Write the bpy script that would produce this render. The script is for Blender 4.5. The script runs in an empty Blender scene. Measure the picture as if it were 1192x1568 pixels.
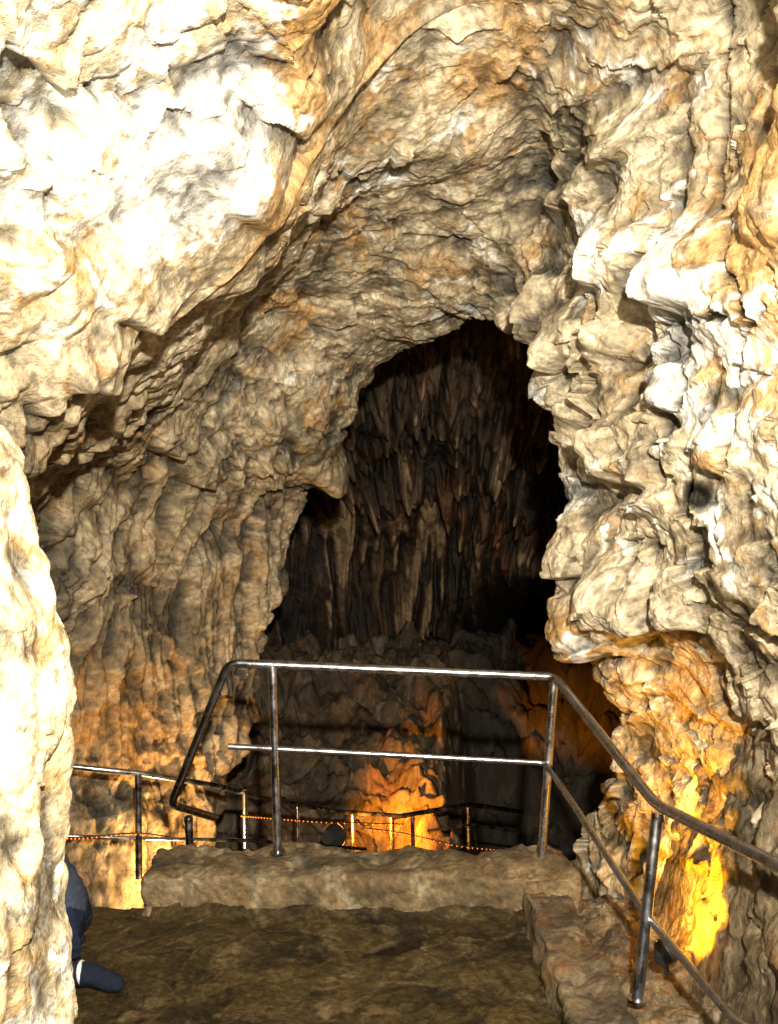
import bpy, math, numpy as np, random, bmesh
from mathutils import Vector
random.seed(4); rng=np.random.RandomState(11)
D=bpy.data; scene=bpy.context.scene
EYE=2.2                      # eye height above the landing
def P(a,b,y):                # image pixel (column, row) and depth -> world metres
    return ((a-596)/1400*y, y, EYE-(b-784)/1400*y)

# ---------------------------------------------------------------- noise
perm=rng.permutation(256).astype(np.int32); perm=np.concatenate([perm,perm,perm])
grad=rng.normal(size=(256,3)).astype(np.float32); grad/=np.linalg.norm(grad,axis=1)[:,None]
def perlin(p):
    p=np.asarray(p,dtype=np.float32); i=np.floor(p).astype(np.int32); f=p-i; i&=255
    u=f*f*f*(f*(f*6-15)+10); out=np.zeros(len(p),np.float32)
    for dx in (0,1):
        wx=u[:,0] if dx else 1-u[:,0]; a=perm[(i[:,0]+dx)&255]
        for dy in (0,1):
            wy=u[:,1] if dy else 1-u[:,1]; b=perm[a+((i[:,1]+dy)&255)]
            for dz in (0,1):
                wz=u[:,2] if dz else 1-u[:,2]
                g=grad[perm[b+((i[:,2]+dz)&255)]]
                out+=wx*wy*wz*(g[:,0]*(f[:,0]-dx)+g[:,1]*(f[:,1]-dy)+g[:,2]*(f[:,2]-dz))
    return out*1.5
def fbm(p,o=3,g=.5):
    s=0;a=1
    for k in range(o): s=s+a*perlin(p*(2.03**k)+17.3*k); a*=g
    return s
def sabs(n,e=.06): return np.sqrt(n*n+e*e)-e
def billow(p,o=2,g=.45,e=.06):
    s=0;a=1
    for k in range(o): s=s+a*(sabs(perlin(p*(2.1**k)+7.7*k),e)*2-.45); a*=g
    return s
cellr=rng.rand(256,3).astype(np.float32)
def worley2(p,facet=False):   # rounded mounds (squared distance) and optionally tilted facets
    i=np.floor(p).astype(np.int32); best=np.full(len(p),9.,np.float32); fc=np.zeros(len(p),np.float32)
    for dx in (-1,0,1):
        for dy in (-1,0,1):
            for dz in (-1,0,1):
                c=i+np.array([dx,dy,dz]); h=perm[perm[perm[c[:,0]&255]+(c[:,1]&255)]+(c[:,2]&255)]
                r=p-(c+cellr[h]); d=(r**2).sum(1)
                if facet: fc=np.where(d<best,(r*grad[h]).sum(1)+cellr[h][:,0]*.5-.25,fc)
                best=np.minimum(best,d)
    return (best,fc) if facet else best
def sst(a,b,x):
    t=np.clip((x-a)/(b-a),0,1); return t*t*(3-2*t)
def warpv(p,f,a): return np.stack([perlin(p*f+3),perlin(p*f+31),perlin(p*f+57)],1)*a

# ---------------------------------------------------------------- colour fields (rock tones plus painted crevice shade)
PAL=dict(
 cave=[(.64,.54,.37),(.42,.335,.21),(.53,.29,.085),(.86,.83,.75),(.11,.098,.07)],
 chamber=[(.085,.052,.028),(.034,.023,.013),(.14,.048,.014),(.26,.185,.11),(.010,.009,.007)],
 pillar=[(.74,.63,.43),(.58,.47,.30),(.54,.33,.11),(.87,.83,.73),(.28,.25,.20)],
 ground=[(.10,.072,.038),(.055,.039,.022),(.16,.08,.03),(.17,.13,.08),(.020,.017,.012)],
 verge=[(.19,.14,.075),(.105,.076,.042),(.26,.13,.04),(.29,.235,.15),(.028,.024,.016)],
 conc=[(.26,.185,.092),(.155,.11,.052),(.22,.125,.045),(.35,.285,.175),(.045,.038,.022)],
 floor=[(.080,.054,.019),(.047,.032,.012),(.085,.052,.018),(.12,.085,.038),(.018,.014,.007)])
BED=np.array([[.9,.2,.5],[.1,1.6,-.5],[4.2,1.0,2.5]],np.float32).T
def colour(p,pal,rust=None,white=None,dark=None,cav=None,sc=1.):
    p=p.astype(np.float32); c=[np.array(q,np.float32) for q in PAL[pal]]
    w=warpv(p*sc,1.6,.25)
    def mix(a,b,t): return a*(1-t[:,None])+b*t[:,None]
    q=p*sc+w
    base=mix(c[0][None],c[1][None],sst(-.35,.4,fbm(q*1.3+1,5,.7)))
    base=mix(base,base*np.array([.56,.53,.48],np.float32),sst(-.05,.5,fbm(q*6+4,4,.7))*.8)
    def m(att,f,off,lo,hi,amp=1.):
        n=fbm(q*f+off,5,.7)*.5; a=0 if att is None else (att-.42)*1.5
        return sst(lo,hi,n*amp+a)
    base=mix(base,c[2][None],m(rust,2.2,40,.03,.5)*.75)
    base=mix(base,c[3][None],m(white,3.6,70,.14,.32)*.9)
    base=mix(base,c[4][None],m(dark,2.0,90,.14,.46)*.8)
    s=np.abs(perlin((q@BED)*1.3+60)); gate=sst(-.1,.3,perlin(q*1.1+33))
    base=mix(base,c[2][None]*.7,(1-sst(.0,.08,s))*gate*.75)
    s=np.abs(perlin(q*1.7+11)); base*= (.5+.5*sst(.0,.014,s))[:,None]
    s=np.abs(perlin(q*4.1+5)+.3*perlin(q*9)); base*= (.66+.34*sst(.0,.05,s))[:,None]
    base*=(1+.42*fbm(p*24,3,.75))[:,None]
    if cav is not None: base*=(.20+.88*sst(.08,.60,cav))[:,None]  # paints crevice shade into the colour, low spots darker
    return np.clip(base,0.003,.92)
def set_col(me,c):
    at=me.attributes.new('albedo','FLOAT_COLOR','POINT'); a=np.ones((len(c),4),np.float32); a[:,:3]=c; at.data.foreach_set('color',a.ravel())

# ---------------------------------------------------------------- materials
def nmat(name):
    m=D.materials.new(name); m.use_nodes=True; nt=m.node_tree
    return m,nt,nt.nodes['Principled BSDF']
def N(nt,t,**k):
    n=nt.nodes.new(t)
    for a,b in k.items(): setattr(n,a,b)
    return n
def noise(nt,vec,scale,detail=4,rough=.6):
    n=N(nt,'ShaderNodeTexNoise'); n.inputs['Scale'].default_value=scale; n.inputs['Detail'].default_value=detail
    n.inputs['Roughness'].default_value=rough; nt.links.new(vec,n.inputs['Vector']); return n.outputs['Fac']
def ramp(nt,fac,stops):
    r=N(nt,'ShaderNodeValToRGB'); e=r.color_ramp.elements
    while len(e)<len(stops): e.new(.5)
    for q,(p,c) in zip(e,stops):
        q.position=p; q.color=(c,c,c,1) if not isinstance(c,tuple) else (*c,1)
    nt.links.new(fac,r.inputs['Fac']); return r.outputs['Color']
def mixc(nt,fac,a,b,mode='MIX'):
    m=N(nt,'ShaderNodeMix',data_type='RGBA',blend_type=mode)
    if isinstance(fac,float): m.inputs[0].default_value=fac
    else: nt.links.new(fac,m.inputs[0])
    for s,v in ((6,a),(7,b)):
        if isinstance(v,tuple): m.inputs[s].default_value=(*v,1)
        else: nt.links.new(v,m.inputs[s])
    return m.outputs[2]
def rock_mat(name,bump=.8,bd=.03,rough=.5,scale=22,spec=.5):
    m,nt,b=nmat(name); L=nt.links
    v=N(nt,'ShaderNodeTexCoord').outputs['Object']
    c=N(nt,'ShaderNodeAttribute',attribute_name='albedo').outputs['Color']
    n=noise(nt,v,scale,5,.75)
    L.new(mixc(nt,1.,c,ramp(nt,n,[(.32,.55),(.5,1.),(.68,1.3)]),'MULTIPLY'),b.inputs['Base Color'])
    L.new(ramp(nt,n,[(.35,rough-.12),(.65,rough+.18)]),b.inputs['Roughness']); b.inputs['Specular IOR Level'].default_value=spec
    bp=N(nt,'ShaderNodeBump'); bp.inputs['Strength'].default_value=bump; bp.inputs['Distance'].default_value=bd
    L.new(n,bp.inputs['Height']); L.new(bp.outputs[0],b.inputs['Normal'])
    return m
M_cave=rock_mat('limestone',rough=.38,bump=.75)
M_chamber=rock_mat('flowstone_brown',bd=.05,scale=12)
M_pillar=rock_mat('calcite_cream',bd=.02,scale=30,rough=.42)
M_ground=rock_mat('cave_earth',bd=.03,scale=18,rough=.6)
M_conc=rock_mat('worn_concrete',bd=.015,scale=45,rough=.65,bump=1.)
M_floor=rock_mat('dirty_floor',bd=.012,scale=32,rough=.45,bump=1.,spec=.35)
def simple(name,col,rough=.5,metal=0.,var=.25,scale=12,bump=0.,spec=.5):
    m,nt,b=nmat(name); v=N(nt,'ShaderNodeTexCoord').outputs['Object']; n=noise(nt,v,scale,4)
    c=mixc(nt,n,tuple(x*(1-var) for x in col),tuple(min(1,x*(1+var)) for x in col)); b.inputs['Specular IOR Level'].default_value=spec
    nt.links.new(c,b.inputs['Base Color']); b.inputs['Metallic'].default_value=metal
    nt.links.new(ramp(nt,n,[(.3,max(.05,rough-.12)),(.7,min(1,rough+.15))]),b.inputs['Roughness'])
    if bump:
        bp=N(nt,'ShaderNodeBump'); bp.inputs['Strength'].default_value=bump; bp.inputs['Distance'].default_value=.01
        nt.links.new(n,bp.inputs['Height']); nt.links.new(bp.outputs[0],b.inputs['Normal'])
    return m
def emis(name,col,s):
    m,nt,b=nmat(name); b.inputs['Base Color'].default_value=(*col,1); b.inputs['Emission Color'].default_value=(*col,1); b.inputs['Emission Strength'].default_value=s
    m.cycles.emission_sampling='NONE'
    return m
M_steel=simple('tarnished_steel',(.45,.46,.50),.27,1.,.35,14,.15)
M_black=simple('black_rubber',(.02,.02,.02),.5)
M_hous=simple('lamp_housing',(.05,.05,.05),.4,.5)

# ---------------------------------------------------------------- mesh helpers
def link(o,parent=None):
    scene.collection.objects.link(o)
    if parent: o.parent=parent
    return o
def empty(name):
    e=D.objects.new(name,None); e.empty_display_size=.1; return link(e)
def grid_mesh(name,V,mat,col,parent=None):
    n,m=V.shape[:2]; me=D.meshes.new(name); vv=V.reshape(-1,3).astype(np.float32)
    me.vertices.add(len(vv)); me.vertices.foreach_set('co',vv.ravel())
    idx=np.arange(n*m).reshape(n,m)
    q=np.stack([idx[:-1,:-1],idx[1:,:-1],idx[1:,1:],idx[:-1,1:]],-1).reshape(-1,4)
    me.loops.add(q.size); me.loops.foreach_set('vertex_index',q.ravel().astype(np.int32))
    me.polygons.add(len(q)); me.polygons.foreach_set('loop_start',np.arange(0,q.size,4,dtype=np.int32))
    me.polygons.foreach_set('use_smooth',np.ones(len(q),bool))
    me.update(calc_edges=True); set_col(me,col)
    me.materials.append(mat); return link(D.objects.new(name,me),parent)
def catmull(A,t):
    A=np.asarray(A,float); n=len(A); i=np.clip(np.floor(t).astype(int),0,n-2); f=(t-i).reshape(-1,*([1]*(A.ndim-1)))
    g=lambda k:A[np.clip(k,0,n-1)]
    a,b,c,d=g(i-1),g(i),g(i+1),g(i+2)
    return b+.5*f*((c-a)+f*(2*a-5*b+4*c-d+f*(3*(b-c)+d-a)))
def grid_normals(V):
    du=np.gradient(V,axis=0); dv=np.gradient(V,axis=1); n=np.cross(du,dv)
    return n/(np.linalg.norm(n,axis=2,keepdims=True)+1e-9)
def tube(name,pts,r,mat,parent,smooth=False,res=4):
    cu=D.curves.new(name,'CURVE'); cu.dimensions='3D'; cu.bevel_depth=r; cu.bevel_resolution=res; cu.use_fill_caps=True
    sp=cu.splines.new('POLY')
    if smooth: pts=[tuple(x) for x in catmull(np.array(pts),np.linspace(0,len(pts)-1,len(pts)*6))]
    sp.points.add(len(pts)-1)
    for q,p in zip(sp.points,pts): q.co=(*p,1)
    o=D.objects.new(name,cu); cu.materials.append(mat); link(o)
    dg=bpy.context.evaluated_depsgraph_get(); me=D.meshes.new_from_object(o.evaluated_get(dg)); 
    for p in me.polygons: p.use_smooth=True
    D.objects.remove(o); o2=D.objects.new(name,me); return link(o2,parent)
def round_corner(pts,r=.06,n=5):
    out=[pts[0]]
    for a,b,c in zip(pts,pts[1:],pts[2:]):
        a,b,c=Vector(a),Vector(b),Vector(c); u=(a-b).normalized()*r; w=(c-b).normalized()*r
        for k in range(n+1):
            t=k/n; out.append(tuple((b+u)*(1-t)**2+b*2*t*(1-t)+(b+w)*t*t))
    out.append(pts[-1]); return out

# ---------------------------------------------------------------- railings
rl=empty('handrail')
Y0=5.28; r1,r2=.026,.018
tr=[P(330,1252,6.3),P(262,1232,5.6),P(350,1015,Y0),P(850,1036,Y0),P(1005,1232,4.1),P(1192,1325,3.3),P(1450,1450,2.6),(1.62,1.6,1.0)]
tube('top_rail',round_corner(tr,.07),r1,M_steel,rl)
mr=[P(350,1143,Y0),P(836,1168,Y0),P(985,1395,4.13),P(1130,1568,3.3),(1.5,2.6,.5)]
tube('middle_rail',round_corner(mr,.05),r2,M_steel,rl)
def post(a,b,rad=.026):
    tube('post',[a,b],rad,M_steel,rl)
    tube('base_plate',[(b[0],b[1],b[2]),(b[0],b[1],b[2]+.012)],rad*1.7,M_steel,rl)
    tube('weld',[(a[0],a[1],a[2]-.035),(a[0],a[1],a[2]-.01)],rad*1.12,M_steel,rl)
post(P(418,1018,Y0),P(426,1306,Y0)); post(P(849,1040,Y0),P(829,1318,Y0)); post(P(1007,1245,4.1),P(976,1532,4.02))
post(P(289,1250,5.75),P(292,1330,5.75))
lr=empty('stair_railing')
def rail(pts,r=.02): tube('rail',[P(*q) for q in pts],r,M_steel,lr)
def rpost(a,b0,b1,Y,r=.02): tube('post',[P(a,b0,Y),P(a+1,b1,Y)],r,M_steel,lr)
rail([(-40,1165,6.3),(95,1172,6.3),(212,1184,6.4),(332,1203,6.8),(400,1222,7.6),(520,1243,8.4),(622,1250,8.6)])
rail([(90,1280,6.3),(212,1284,6.4),(385,1287,7),(560,1300,8)],.014)
rpost(212,1184,1345,6.4,.024); rpost(375,1210,1300,7.2); rpost(456,1232,1300,8.0,.014); rpost(540,1247,1310,8.5,.014)
rail([(600,1252,8.6),(720,1232,9.0),(800,1243,9.4)],.024); rpost(600,1250,1310,8.6,.026); rpost(632,1250,1310,8.8); rpost(718,1232,1300,9.0); 
rail([(655,1272,8.8),(722,1262,9.0),(800,1275,9.3)],.014)
M_bead=emis('amber_bead',(1,.20,.015),2.5)
def beads(name,pts,n):
    e=empty(name); tube('wire',[P(*q) for q in pts],.005,M_black,e,smooth=True)
    q=catmull(np.array([P(*s) for s in pts]),np.linspace(0,len(pts)-1,n)); bm=bmesh.new()
    for c in q:
        r=bmesh.ops.create_icosphere(bm,subdivisions=1,radius=.0055)
        for v in r['verts']: v.co+=Vector(c)-Vector((0,0,.01))
    me=D.meshes.new('bulbs'); bm.to_mesh(me); bm.free(); me.materials.append(M_bead); link(D.objects.new('bulbs',me),e)
beads('string_lights',[(60,1278,6.2),(120,1282,6.2),(212,1276,6.35),(300,1286,6.8),(385,1284,7)],52)
beads('string_lights',[(370,1248,7.0),(420,1252,7.4),(500,1258,8),(620,1262,8.5)],40)
beads('string_lights',[(560,1268,8.2),(620,1276,8.5),(700,1294,8.6),(760,1300,8.7)],28)

def person(S=(.0,0,0)):
    e=empty('kneeling_visitor'); e.location=S
    J={'pel':((-1.53,4.47,.21),.125),'wst':((-1.60,4.46,.32),.12),'che':((-1.70,4.44,.45),.14),'shc':((-1.77,4.42,.58),.105),'nck':((-1.82,4.40,.68),.055),'hd1':((-1.87,4.39,.75),.075),'hd2':((-1.91,4.38,.83),.092),'hd3':((-1.94,4.375,.89),.07),
    'shl':((-1.78,4.25,.57),.062),'ell':((-1.86,4.17,.33),.045),'wrl':((-1.70,4.08,.16),.03),
    'shr':((-1.78,4.60,.57),.062),'elr':((-1.95,4.62,.34),.045),'wrr':((-2.05,4.45,.18),.03),
    'hpl':((-1.53,4.37,.19),.09),'knl':((-1.84,4.26,.09),.07),'anl':((-1.43,4.18,.085),.058),'hel':((-1.345,4.18,.085),.054),'tom':((-1.265,4.17,.055),.046),'tol':((-1.205,4.165,.04),.034),
    'hpr':((-1.55,4.57,.19),.09),'knr':((-1.93,4.60,.10),.065),'anr':((-1.68,4.62,.07),.05),'her':((-1.63,4.62,.08),.045),'tor':((-1.53,4.60,.04),.035)}
    Eg=[('pel','wst'),('wst','che'),('che','shc'),('shc','nck'),('nck','hd1'),('hd1','hd2'),('hd2','hd3'),('che','shl'),('shl','ell'),('ell','wrl'),('che','shr'),('shr','elr'),('elr','wrr'),
    ('pel','hpl'),('hpl','knl'),('knl','anl'),('anl','hel'),('hel','tom'),('tom','tol'),('pel','hpr'),('hpr','knr'),('knr','anr'),('anr','her'),('her','tor')]
    ks=list(J); me=D.meshes.new('body'); me.from_pydata([J[k][0] for k in ks],[(ks.index(a),ks.index(b)) for a,b in Eg],[])
    o=link(D.objects.new('body',me)); bpy.context.view_layer.objects.active=o
    o.modifiers.new('s','SKIN'); o.modifiers.new('u','SUBSURF').levels=4
    for i,k in enumerate(ks):
        s=me.skin_vertices[0].data[i]; s.radius=(J[k][1],)*2; s.use_root=(k=='pel')
    dg=bpy.context.evaluated_depsgraph_get(); m2=D.meshes.new_from_object(o.evaluated_get(dg)); D.objects.remove(o)
    mats=[simple('blue_grey_jacket',(.05,.062,.095),.9,0,.35,25,.3,.15),simple('jeans',(.014,.02,.042),.95,0,.4,40,.3,.1),simple('skin',(.5,.32,.23),.5,0,.1),simple('dark_shoe',(.012,.016,.03),.9,0,.5,35,.5,.12),simple('dark_hair',(.03,.02,.015),.6,0,.4,60,.6),simple('white_sock',(.7,.7,.7),.8,0,.1)]
    for m in mats: m2.materials.append(m)
    lab=[]
    for a,b in Eg:
        A_,B_=np.array(J[a][0]),np.array(J[b][0])
        k=1 if (a in('hpl','hpr','knl','knr') or b in ('hpl','hpr')) else 0
        if a in('anl','anr','hel','her','tom'): k=3
        if a in('nck','hd1') or b in ('nck','hd3') : k=2
        if b=='hd3': k=4
        lab.append((A_,B_,k))
    C=np.array([f.center for f in m2.polygons]); best=np.full(len(C),9.); kk=np.zeros(len(C),int)
    for A_,B_,k in lab:
        ab=B_-A_; tt=np.clip(((C-A_)@ab)/np.dot(ab,ab),0,1); dd=np.linalg.norm(C-A_-tt[:,None]*ab,axis=1)
        kk=np.where(dd<best,k,kk); best=np.minimum(best,dd)
    m2.polygons.foreach_set('material_index',kk.astype(np.int32)); m2.polygons.foreach_set('use_smooth',np.ones(len(C),bool))
    nv=len(m2.vertices); co=np.zeros(nv*3,np.float32); m2.vertices.foreach_get('co',co); co=co.reshape(-1,3)
    no=np.zeros(nv*3,np.float32); m2.vertices.foreach_get('normal',no); no=no.reshape(-1,3)
    q=co*np.array([14,10,26],np.float32)+warpv(co,6,.8); f=(sabs(perlin(q))*1.6-.4)*.010+fbm(co*9,2)*.008
    f*=(co[:,2]<.66)*np.where((co[:,0]<-1.40)|(co[:,2]>.16),1,.6); co+=no*f[:,None]; co[:,2]=np.maximum(co[:,2],.012); m2.vertices.foreach_set('co',co.ravel())
    link(D.objects.new('figure',m2),e)
    def chain(nm,pts,rad,mi):
        mm=D.meshes.new(nm); mm.from_pydata(pts,[(i,i+1) for i in range(len(pts)-1)],[]); oo=link(D.objects.new(nm,mm)); oo.modifiers.new('s','SKIN'); oo.modifiers.new('u','SUBSURF').levels=2
        for i in range(len(pts)): mm.skin_vertices[0].data[i].radius=(rad[i],)*2
        mm.skin_vertices[0].data[0].use_root=True
        dg=bpy.context.evaluated_depsgraph_get(); m3=D.meshes.new_from_object(oo.evaluated_get(dg)); D.objects.remove(oo); m3.materials.clear(); m3.materials.append(mats[mi])
        for f in m3.polygons: f.use_smooth=True
        link(D.objects.new(nm,m3),e)
    for w,s in (((-1.70,4.08,.16),1),((-2.05,4.45,.18),-1)):
        w=np.array(w); chain('palm',[tuple(w),tuple(w+[.03,-.02,-.05]),tuple(w+[.05,-.03,-.09])],[.026,.036,.034],2)
        for k in range(4):
            b=w+np.array([.05,-.03+(k-1.5)*.019,-.09]); L_=[.06,.07,.066,.05][k]
            chain('finger_%d'%k,[tuple(b),tuple(b+[L_*.5,0,-.02]),tuple(b+[L_,0,-.045])],[.0095,.0085,.007],2)
        chain('thumb',[tuple(w+[.03,-.02-.03*s,-.04]),tuple(w+[.06,-.02-.055*s,-.06]),tuple(w+[.08,-.02-.06*s,-.08])],[.012,.010,.008],2)
    chain('nose',[(-1.985,4.37,.80),(-2.01,4.365,.785)],[.014,.012],2)
    chain('sock',[(-1.425,4.178,.095),(-1.385,4.178,.10)],[.064,.060],5)
    for s in (-1,1):
        chain('ear',[(-1.90,4.38+.09*s,.81),(-1.895,4.38+.092*s,.785)],[.016,.012],2)
        chain('eye',[(-1.985,4.37+.035*s,.835),(-1.99,4.37+.035*s,.834)],[.010,.009],5)
    chain('hair',[(-1.80,4.39,.80),(-1.84,4.385,.88),(-1.92,4.38,.93),(-1.98,4.375,.92)],[.06,.085,.075,.035],4)
person()

def aim(o,tgt):
    o.rotation_euler=(Vector(tgt)-o.location).to_track_quat('-Z','Y').to_euler()
def flood(loc,tgt,power,col,size,spread=160,body=.11,glow=30,name='flood_or_added_light'):
    e=empty(name)
    d=(Vector(tgt)-Vector(loc)).normalized(); q=d.to_track_quat('Z','Y').to_matrix().to_4x4()
    def cone(nm,r1,r2,h,zc,mat,cap=True,seg=28):
        bm=bmesh.new(); bmesh.ops.create_cone(bm,cap_ends=cap,segments=seg,radius1=r1,radius2=r2,depth=h)
        for v in bm.verts: v.co.z+=zc
        bm.transform(q); 
        for v in bm.verts: v.co+=Vector(loc)
        me=D.meshes.new(nm); bm.to_mesh(me); bm.free(); me.materials.append(mat); return link(D.objects.new(nm,me),e)
    cone('housing',body*.55,body,body*1.1,-body*.75,M_hous); cone('rim',body*1.06,body*1.06,body*.2,-body*.2,M_hous,cap=False)
    cone('lens',body*.98,body*.8,body*.12,-body*.05,emis('lamp_glass',col,glow))
    b=Vector(loc)-Vector((0,0,body*1.9)); tube('bracket',[tuple(Vector(loc)-d*body*.6),tuple(b)],.012,M_hous,e)
    l=D.lights.new('lamp','AREA'); l.shape='DISK'; l.size=size; l.energy=power; l.color=col; l.spread=math.radians(spread)
    o=D.objects.new('lamp',l); o.location=Vector(loc)+d*.03; link(o,e); aim(o,tgt)
flood((.25,-.35,2.95),(-.1,5,2.3),400,(1,.93,.79),.12,140)  # stands in for a camera flash; its lamp body is added
flood((-.95,1.15,2.3),(-.75,3.8,3.5),13,(1,.92,.70),.12,150)
# yellow uplighter behind the right railing
flood((1.29,4.24,.17),(1.60,4.60,.34),30,(1,.46,.02),.09,110,body=.06,glow=9)
# amber lamp in the lower level
flood(P(515,1280,8.1),(.22,9.3,-.95),75,(1,.33,.02),.15,58,glow=12)
flood((-1.45,6.3,-.75),(-1.85,7.5,.15),26,(1,.58,.2),.12,110)  # added light to brighten the lower left wall, fixture made up

# ---------------------------------------------------------------- cave passage (lofted)
L4=[(330,1700,7),(335,1400,7.3),(345,1150,7.8),(403,1005,8.3),(445,860,8.5),(460,745,8.5),(495,700,8.2),(533,620,8.0),(602,540,7.8),(660,508,7.3),(740,482,6.8),(815,502,6.0),(845,570,5.8),(880,650,5.7),(862,770,5.6),(885,900,5.6),(915,1010,5.6),(950,1090,5.8),(930,1200,6.2),(900,1330,6.4),(880,1600,6.4)]
L3=[(60,1700,6.2),(80,1400,6.4),(120,1180,6.8),(180,1030,7.0),(220,880,7.2),(250,760,7.0),(300,640,6.7),(380,500,6.4),(470,400,6.0),(590,320,5.8),(720,280,5.6),(850,260,5.4),(900,400,5.1),(960,520,5.0),(960,720,4.9),(970,880,4.9),(1000,1000,5.0),(1020,1100,5.2),(1020,1210,5.3),(1030,1350,5.3),(1040,1600,5.2)]
L2b=[(-150,1700,5.2),(-120,1450,5.3),(-80,1200,5.5),(-30,1050,5.6),(10,900,5.6),(50,780,5.3),(125,665,4.8),(240,535,4.45),(375,385,4.35),(520,200,4.3),(680,60,4.3),(880,60,4.3),(1020,150,4.4),(1060,320,4.3),(1050,600,4.2),(1060,800,4.2),(1080,950,4.3),(1090,1060,4.5),(1110,1200,4.6),(1130,1350,4.6),(1150,1600,4.5)]
L2=[(-400,1750,3.6),(-350,1500,3.6),(-300,1250,3.6),(-250,1060,3.6),(-180,880,3.6),(-60,740,3.7),(40,640,3.9),(175,500,3.95),(320,340,4.0),(490,140,4.0),(650,-30,4.0),(880,-60,3.8),(1130,20,3.7),(1130,300,3.6),(1130,550,3.6),(1150,800,3.6),(1180,950,3.7),(1200,1060,3.8),(1220,1200,3.9),(1240,1350,3.9),(1260,1600,3.8)]
L1=[(-900,1900),(-900,1600),(-850,1350),(-800,1100),(-700,900),(-550,650),(-400,400),(-250,150),(-50,-150),(250,-450),(650,-600),(1000,-550),(1350,-350),(1500,150),(1550,550),(1580,800),(1600,950),(1650,1080),(1700,1250),(1700,1450),(1700,1800)]
L1=[(a,b,2.2) for a,b in L1]
Ls=[np.array([P(*q) for q in L]) for L in (L1,L2,L2b,L3,L4)]
for A in Ls:
    A[0,2]=-4; A[-1,2]=-4; A[1,2]=min(A[1,2],-.6); A[-2,2]=min(A[-2,2],-.5)
B0=Ls[0].copy(); B0[:,1]=-.5; B0[:,0]*=1.05
B1=Ls[0].copy(); B1[:,1]=-5; B1[:,0]*=.8; B1[:,2]=1.6+(B1[:,2]-1.6)*.8
cen=np.array([[(660-596)/1400*y,0,EYE-(850-784)/1400*y] for y in Ls[-1][:,1]])
out=Ls[-1]-cen; out[:,1]=0; out/=np.linalg.norm(out,axis=1)[:,None]
F1=Ls[-1]+out*.9+np.array([0,.7,0]); F2=Ls[-1]+out*2.6+np.array([0,1.0,0])
LAY=np.array([B1,B0]+Ls+[F1,F2])
seg=[8,16,200,90,230,230,40,10]
t=np.concatenate([np.arange(s)/s+k for k,s in enumerate(seg)]+[[len(seg)]])
ku=np.linspace(0,20,1281)
V=catmull(LAY,t)
V=np.swapaxes(catmull(np.swapaxes(V,0,1),ku),0,1)
Nn=grid_normals(V)
ctr=np.stack([V[...,1]*.03,V[...,1],np.full(V.shape[:2],1.9)],-1)
sg=np.sign((Nn*(ctr-V)).sum(2,keepdims=True)); Nn*=np.sign(np.median(sg))
TT,KK=np.meshgrid(t,ku,indexing='ij'); TT=TT.ravel().astype(np.float32); KK=KK.ravel().astype(np.float32)
p=V.reshape(-1,3).astype(np.float32); x,y,z=p.T
band=np.exp(-((TT-3.25+.25*perlin(p*1.2+8))/.38)**2)*sst(5.,6.5,KK)*sst(12.5,10.5,KK)
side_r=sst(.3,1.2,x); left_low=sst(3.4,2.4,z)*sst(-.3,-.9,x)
warp=warpv(p,1.1,.28)
big=fbm(p*.75+5,3,.42)*.20
bil=billow((p+warp)*np.array([1.6,1.6,1.4]),3,.4,.02)
w1=worley2((p+warp)*np.array([2.6,2.6,2.2],np.float32))
w2,f2=worley2((p+warp*.6+warpv(p,6,.02))*np.array([3.2,3.2,4.2],np.float32),True)
w3,f3=worley2((p+warp*.4)*np.array([9,9,11],np.float32),True)
patch=sst(-.05,.35,perlin(p*.9+77)); patch2=sst(-.1,.35,perlin(p*1.1+177))
flp=(p+warp*.4)*np.array([5.0,5.0,.5],np.float32); fl=sabs(perlin(flp),.03)*2-.4+.35*(sabs(perlin(flp*2.3),.03)*2-.4)
fine=fbm(p*11,4,.6)
mid=fbm((p+warp)*3.6,3,.45)
strat=(p+warp*.5)@BED
st=sabs(perlin(strat),.03)+.4*sabs(perlin(strat*2.3),.02)
sm=1-.65*band
d=big+bil*(.04+.02*side_r)+(.35-w1)*(.045+.11*side_r)+sm*(f2*(.015+.05*patch2+.025*side_r)+f3*(.005+.014*patch+.010*side_r)+(.35-w3)*.016*(patch+.3*side_r)+fine*.010+mid*.018+(st-.4)*.04)+fl*(.10*left_low+.02*side_r)+.10*band
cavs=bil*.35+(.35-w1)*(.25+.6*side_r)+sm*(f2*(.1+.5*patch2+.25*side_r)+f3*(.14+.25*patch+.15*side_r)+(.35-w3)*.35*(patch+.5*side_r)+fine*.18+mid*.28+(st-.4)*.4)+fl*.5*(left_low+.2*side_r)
cav=np.clip(.5+cavs*.8,0,1)
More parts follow.
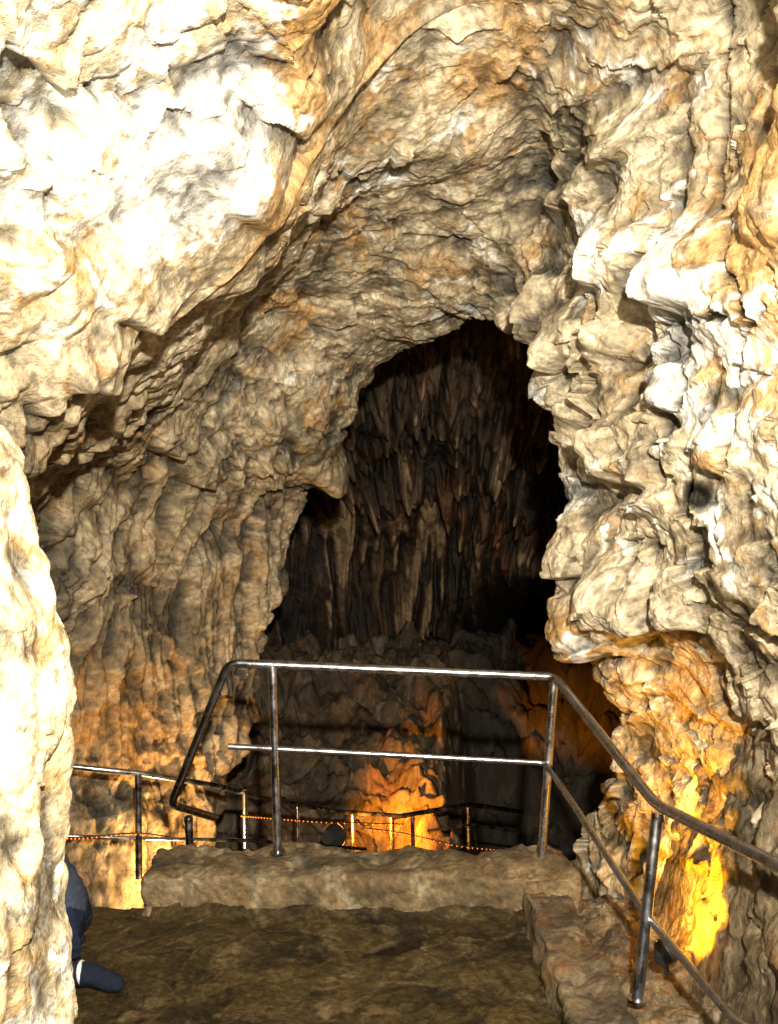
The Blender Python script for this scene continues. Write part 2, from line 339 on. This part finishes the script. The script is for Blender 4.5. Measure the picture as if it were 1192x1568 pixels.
ST=[(780,415,6.2,.10,.7,.25),(830,520,5.7,.10,.5,.2),(870,560,5.4,.09,.6,.22),(905,600,5.2,.09,.7,.24),(945,640,5.0,.11,.8,.26),(985,560,4.9,.09,.6,.22),
(960,745,4.8,.14,.7,.34),(925,310,5.0,.07,.5,.2),(965,430,4.9,.12,.5,.22),(1010,450,4.6,.10,.5,.2),(1085,485,4.1,.14,.5,.22),(1040,640,4.3,.08,.5,.2),(1005,745,4.5,.07,.4,.18),
(900,660,5.3,.1,.3,.2),(950,955,5.0,.12,.4,.24),(1000,965,4.8,.11,.35,.22),(1055,965,4.5,.10,.4,.2),(920,1000,5.3,.12,.4,.2),(900,880,5.4,.13,.3,.12),(1110,730,3.9,.12,.5,.1),
(1030,790,4.6,.09,.25,.14),(700,455,6.9,.2,.6,.2),(745,430,6.7,.12,.4,.25),(475,722,8.3,.16,.5,.3),(310,740,7.2,.18,.5,.2),(360,800,7.6,.15,.6,.16),(240,700,6.7,.2,.5,.2),
(190,480,3.9,.2,.35,.12),(330,300,3.9,.2,.4,.1),(90,560,3.8,.2,.4,.12),(1000,250,4.7,.16,.5,.2),(860,320,5.3,.12,.4,.18)]
under_shade=np.zeros(len(p),np.float32)
for a,b,Y,w,h,am in ST:
    c=P(a,b,Y); dh2=((x-c[0])**2+((y-c[1])*.7)**2)/(w*w); dz=(z-c[2])/h+.06*perlin(p*6)
    pr=sst(-.03,.12,dz)*(1-sst(.25,1.1,dz)); g=np.exp(-dh2); d+=am*g*pr
    under_shade=np.maximum(under_shade,g*sst(-.3,-.06,dz)*(1-sst(-.04,.06,dz))*min(1,am*4))
cav=cav*(1-.75*under_shade)  # shade beneath the hanging bulges, painted into the colour
fade=sst(-.3,.6,y)
VF=(p+(d*fade)[:,None]*Nn.reshape(-1,3)).astype(np.float32)
yy=np.maximum(VF[:,1],.1); visk=np.where((VF[:,1]>2.5)&(VF[:,1]<5.8)&(VF[:,0]>.7)&(VF[:,2]>1.4))[0]
sxv=VF[visk,0]/yy[visk]; szv=(VF[visk,2]-EYE)/yy[visk]; yv=VF[visk,1]
def wall_idx(a,b):
    da=(a-596)/1400; db=-(b-784)/1400
    e=(sxv-da)**2+(szv-db)**2; k=np.where(e<e.min()+1e-5)[0]; return visk[k[np.argmin(yv[k])]]
cr1=[(1112,-20),(1106,90),(1110,190),(1094,250),(1100,320),(1113,350),(1098,410),(1122,440),(1126,480),(1060,492),(1005,498),(1030,540),(1042,590),(1020,650),(1003,700),(1012,740)]
cr2=[(1160,470),(1128,520),(1124,620),(1090,760),(1085,820),(1098,860)]
hc=VF[wall_idx(1066,760)].copy(); hd=hc-np.array([0,0,EYE]); hd/=np.linalg.norm(hd)
crack=np.zeros(len(VF),np.float32); sub=visk; wob=VF[sub]+warpv(VF[sub],12,.02)
for cr,wd in ((cr1,1.),(cr2,.7)):
    cr=np.array(cr,float); tt=np.linspace(0,len(cr)-1,len(cr)*30)
    q=np.array([VF[wall_idx(np.interp(v_,range(len(cr)),cr[:,0]),np.interp(v_,range(len(cr)),cr[:,1]))] for v_ in tt])
    m_=np.full(len(sub),9.,np.float32)
    for c in q: m_=np.minimum(m_,((wob-c)**2).sum(1))
    m_=np.sqrt(m_); crack[sub]=np.maximum(crack[sub],1-sst(.011*wd,.026*wd,m_))
VF=VF-(crack*.05)[:,None]*Nn.reshape(-1,3)
rel=VF-hc; al=rel@hd; rr=np.sqrt(np.maximum((rel**2).sum(1)-al**2,0))
hole=np.exp(-(rr/(.060+.012*perlin(p*14)))**4)*(np.abs(al)<.4); VF=VF+hole[:,None]*hd*.22
def blob(a,b,Y,r):
    c=np.array(P(a,b,Y)); return np.exp(-((p-c)**2).sum(1)/(r*r))
rust=.34+.12*fbm(p*.9+40,2)+.3*blob(440,60,3.8,.6)+.35*blob(740,90,4.6,.5)+.4*blob(1180,330,3.5,.6)+.5*blob(1100,1120,4.7,.6)+.45*blob(230,1120,6.8,.8)+.35*blob(910,960,5.4,.3)+.2*blob(450,560,6.2,.5)+.2*blob(20,340,3,.4)+.18*band
white=.34+.12*fbm(p*.8+80,2)+.3*blob(100,250,3.2,.9)+.35*blob(300,230,3.6,.5)+.6*blob(930,390,4.9,.22)+.75*blob(1075,440,4.1,.26)+.45*blob(1030,560,4.2,.25)+.5*blob(710,410,6.7,.25)+.3*blob(1090,680,3.9,.4)-.2*left_low-.25*band
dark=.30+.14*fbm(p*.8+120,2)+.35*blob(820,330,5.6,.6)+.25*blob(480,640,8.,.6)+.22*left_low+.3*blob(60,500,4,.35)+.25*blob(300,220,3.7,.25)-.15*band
col=colour(p,'cave',rust,white,dark,cav); col*=((1-.95*np.clip(hole*1.4,0,1))*(1-.95*crack))[:,None]  # inner shade of hole and crack is painted in too
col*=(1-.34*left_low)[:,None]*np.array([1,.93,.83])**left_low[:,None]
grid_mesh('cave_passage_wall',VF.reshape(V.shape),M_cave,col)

# ---------------------------------------------------------------- far chamber
az=np.radians(np.linspace(-115,115,900)); el=np.radians(np.linspace(-50,88,480))
A,E=np.meshgrid(az,el,indexing='ij')
V=np.stack([.6+4.6*np.sin(A)*np.cos(E),8.2+5.6*np.cos(A)*np.cos(E),-.2+4.6*np.sin(E)],-1)
Nn=grid_normals(V); Nn*=np.sign(np.median((Nn*(np.array([.6,8.2,0])-V)).sum(2)))
p=V.reshape(-1,3).astype(np.float32); x,y,z=p.T
warp=warpv(p,.8,.4)
flp=(p+warp*.18)*np.array([3.6,1.5,.13],np.float32); fl=sabs(perlin(flp),.03)*2-.4+.6*(sabs(perlin(flp*np.array([2.4,2.4,1.6],np.float32)),.03)*2-.4)
bil=billow((p+warp)*1.1,3); fine=fbm(p*7,4,.55)
led=(z*.42+.6*perlin(p*.6+9)); saw=led-np.floor(led); curtain=sst(0,.08,saw)*(1-saw)
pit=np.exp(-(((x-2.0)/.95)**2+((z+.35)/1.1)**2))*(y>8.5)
d=fbm(p*.4,2)*.5+fl*(.15+.28*curtain)+bil*.08+curtain*.45+fine*.02-4.5*pit
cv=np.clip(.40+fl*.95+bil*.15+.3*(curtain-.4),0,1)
Vd=(p+d[:,None]*Nn.reshape(-1,3)).reshape(V.shape)
wh=.18+.5*np.exp(-(((x+.7)/.8)**2+((z-1.9)/.7)**2))+.4*np.exp(-(((x-.5)/.5)**2+((z-1.7)/.9)**2))+.5*fl
cc=colour(p*np.array([1,1,.28],np.float32),'chamber',.42+.2*perlin(p*.6),wh,.32+.2*perlin(p*.5+9)+.3*sst(2.2,3.4,z)+.3*sst(1.6,2.8,x),cv,sc=.8)  # right side painted darker, shade put into the colour
cc*=(1-.75*np.clip(pit*1.5,0,1))[:,None]  # recess colour darkened to paint in the unlit void
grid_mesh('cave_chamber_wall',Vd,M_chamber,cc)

# ---------------------------------------------------------------- lower ground
gx,gy=np.meshgrid(np.linspace(-5,5.5,600),np.linspace(5.2,15,520),indexing='ij')
gz=-1.5+1.6*sst(8.6,12.3,gy)-4.2*sst(.65,1.25,gx+.12*np.sin(gy*2))*sst(13.2,11.5,gy)+.25*sst(-.2,-2.5,gx)+.3*np.exp(-((gx-.2)**2/.3+(gy-9.7)**2/.5))
p=np.stack([gx,gy,gz],-1).reshape(-1,3).astype(np.float32)
wp=p+warpv(p,.9,.35)
h=fbm(p*.8,3)*.3+billow(wp*1.4,3)*.2+(.4-worley2(wp*1.6))*.28+(.35-worley2(wp*4))*.07+fbm(p*6,4)*.04
w_,f_=worley2(wp*2.4,True); h+=f_*.16
V=p.copy(); V[:,2]+=h; cc=colour(p,'ground',sc=.9); cc*=(1-.7*sst(.7,1.3,p[:,0]))[:,None]  # pit side painted darker to stand for its shade
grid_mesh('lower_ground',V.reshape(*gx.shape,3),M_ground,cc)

# ---------------------------------------------------------------- landing, kerb, stairs
def rough_box(name,x0,x1,y0,y1,z0,z1,mat,pal,amp=.012,step=.03,rnd=.03,parent=None):
    bm=bmesh.new(); bmesh.ops.create_cube(bm,size=1)
    sz_=np.array([x1-x0,y1-y0,z1-z0]); c=np.array([(x0+x1)/2,(y0+y1)/2,(z0+z1)/2])
    for v in bm.verts: v.co=Vector(np.array(v.co)*sz_+c)
    for ax in range(3):
        n=int(min(130,max(1,sz_[ax]/step)))
        for k in range(1,n):
            pl=c.copy(); pl[ax]=c[ax]-sz_[ax]/2+sz_[ax]*k/n; no=[0,0,0]; no[ax]=1
            bmesh.ops.bisect_plane(bm,geom=bm.verts[:]+bm.edges[:]+bm.faces[:],plane_co=pl,plane_no=no)
    me=D.meshes.new(name); bm.to_mesh(me); bm.free()
    co=np.zeros(len(me.vertices)*3,np.float32); me.vertices.foreach_get('co',co); co=co.reshape(-1,3)
    lo=np.array([x0,y0,z0])+rnd; hi=np.array([x1,y1,z1])-rnd; q=np.clip(co,lo,hi); dl=co-q; L=np.linalg.norm(dl,axis=1,keepdims=True)+1e-9
    w_,f_=worley2(co*5,True)
    co2=q+dl/L*np.minimum(L,rnd); n=(fbm(co*2.2+3,3)*1.6+fbm(co*9,3)*.6+f_*.8)*amp
    co2=co2+dl/L*n[:,None]; me.vertices.foreach_set('co',co2.ravel().astype(np.float32))
    for q_ in me.polygons: q_.use_smooth=True
    set_col(me,colour(co,pal,sc=1.6)); me.materials.append(mat); return link(D.objects.new(name,me),parent)
gx,gy=np.meshgrid(np.linspace(-2.4,.95,420),np.linspace(3.3,5.06,330),indexing='ij')
p=np.stack([gx,gy,gx*0],-1).reshape(-1,3).astype(np.float32); w_,f_=worley2((p+warpv(p,2,.15))*3.2,True)
h=fbm(p*1.5,3)*.022+fbm(p*6,4)*.012+f_*.012+(.3-worley2(p*11))*.006
h+=.05*sst(4.90,5.05,p[:,1])*(p[:,0]>-1.3)
cc=colour(p,'floor',cav=np.clip(.5+f_*.3+fbm(p*6,3)*.2,0,1),sc=1.3)
V=p.copy(); V[:,2]=h; grid_mesh('landing_floor',V.reshape(*gx.shape,3),M_floor,cc)
rough_box('concrete_kerb',-1.37,1.05,5.0,5.47,-1.8,.2,M_conc,'conc',amp=.03,rnd=.03,step=.022)
rough_box('concrete_kerb',.72,1.0,3.0,4.98,-.4,.16,M_conc,'verge',amp=.034,rnd=.04,step=.022)
st=empty('stone_stairs')
for k in range(5): rough_box('tread_%d'%k,-2.4,-1.40,4.9+.28*k,5.2+.28*k,-1.6,-.17*(k+1)+.0,M_floor,'floor',parent=st,amp=.01,step=.07)
for k in range(3): rough_box('upper_tread_%d'%k,-1.6,1.6,3.12-.3*k,3.42-.3*k,-.3,.17*(k+1),M_floor,'floor',parent=st,amp=.01,step=.07)
rough_box('upper_path',-1.9,1.9,-5,2.5,-.2,.6,M_floor,'floor',amp=.01,step=.15)
gx,gy=np.meshgrid(np.linspace(.9,2.3,420),np.linspace(2.4,6.6,640),indexing='ij')
edge=1.40+.10*(gy-4.4)
gz=-.04+1.9*sst(0,.55,gx-edge)-.9*sst(5.2,6.5,gy)
p=np.stack([gx,gy,gz],-1).reshape(-1,3).astype(np.float32)
w_,f_=worley2(p*6,True)
h=fbm(p*1.6,3)*.05+billow(p*3.0,3)*.04+(.4-worley2(p*4.5))*.07*sst(1.0,1.25,p[:,0])+fbm(p*12,3)*.012+f_*.03
V=p.copy(); V[:,2]+=h; V[:,0]+=((.4-worley2(p*5+4))*.10+fbm(p*8+9,3)*.03)*sst(.05,.4,p[:,2]); grid_mesh('rock_verge',V.reshape(*gx.shape,3),M_ground,colour(p,'verge',sc=1.5))

# ---------------------------------------------------------------- near left outcrop
prof=[(2.50,-1.25),(2.43,-1.03),(2.35,-.975),(2.2,-.96),(2.05,-.92),(1.85,-.895),(1.72,-.86),(1.45,-.845),(1.2,-.83),(.95,-.815),(.5,-.79),(-.3,-.75)]
zz=np.linspace(2.5,-.3,600); px_=np.interp(-zz,[-a for a,b in prof],[b for a,b in prof])
th=np.linspace(-math.pi,math.pi,760)
cx,cy=-1.55,2.3
R=(px_-cx)[:,None]; 
V=np.stack([cx+R*np.cos(th)[None],cy+np.maximum(R*.75,.1)*np.sin(th)[None],np.repeat(zz[:,None],len(th),1)],-1)
p=V.reshape(-1,3).astype(np.float32)
nr=np.stack([np.tile(np.cos(th),len(zz)),np.tile(np.sin(th),len(zz)),np.zeros(len(p))],1)
wp=p+warpv(p,2,.12)
fl=sabs(perlin(wp*np.array([6,6,.9],np.float32)),.02)*2-.4
w1,f1=worley2(wp*np.array([5,5,2.4],np.float32),True); bl=billow(wp*4.0,3,.4); w3,f3=worley2(wp*12,True)
d=fbm(p*2,2)*.045+fl*.035+(.35-w1)*.05+f1*.02+f3*.003+bl*.02+fbm(p*18,3)*.004
V=(p+nr*d[:,None]).reshape(V.shape); z=p[:,2]
grid_mesh('limestone_outcrop',V,M_pillar,colour(p,'pillar',.38+.2*perlin(p*2),.45+.2*perlin(p*1.5+5),.28+.25*perlin(p*2+9)+.1*sst(.6,1.2,1.8-z),np.clip(.50+fl*.5+(.35-w1)*.5+f1*.3+f3*.15+bl*.4,0,1),sc=1.8))

# ---------------------------------------------------------------- world + camera
w=D.worlds.new('World'); scene.world=w; w.use_nodes=True; nt=w.node_tree
sk=nt.nodes.new('ShaderNodeTexSky'); sk.sky_type='NISHITA'; sk.sun_disc=False; sk.sun_elevation=math.radians(4); sk.sun_rotation=math.radians(180)
nt.links.new(sk.outputs[0],nt.nodes['Background'].inputs[0]); nt.nodes['Background'].inputs[1].default_value=.05
cam=D.cameras.new('Camera'); cam.sensor_fit='VERTICAL'; cam.sensor_height=36; cam.lens=1400/1568*36; cam.clip_start=.05; cam.clip_end=200
co=D.objects.new('Camera',cam); co.location=(0,0,EYE); co.rotation_euler=(math.radians(90),0,0); link(co); scene.camera=co
scene.view_settings.view_transform='Standard'; scene.view_settings.look='None'; scene.view_settings.exposure=0
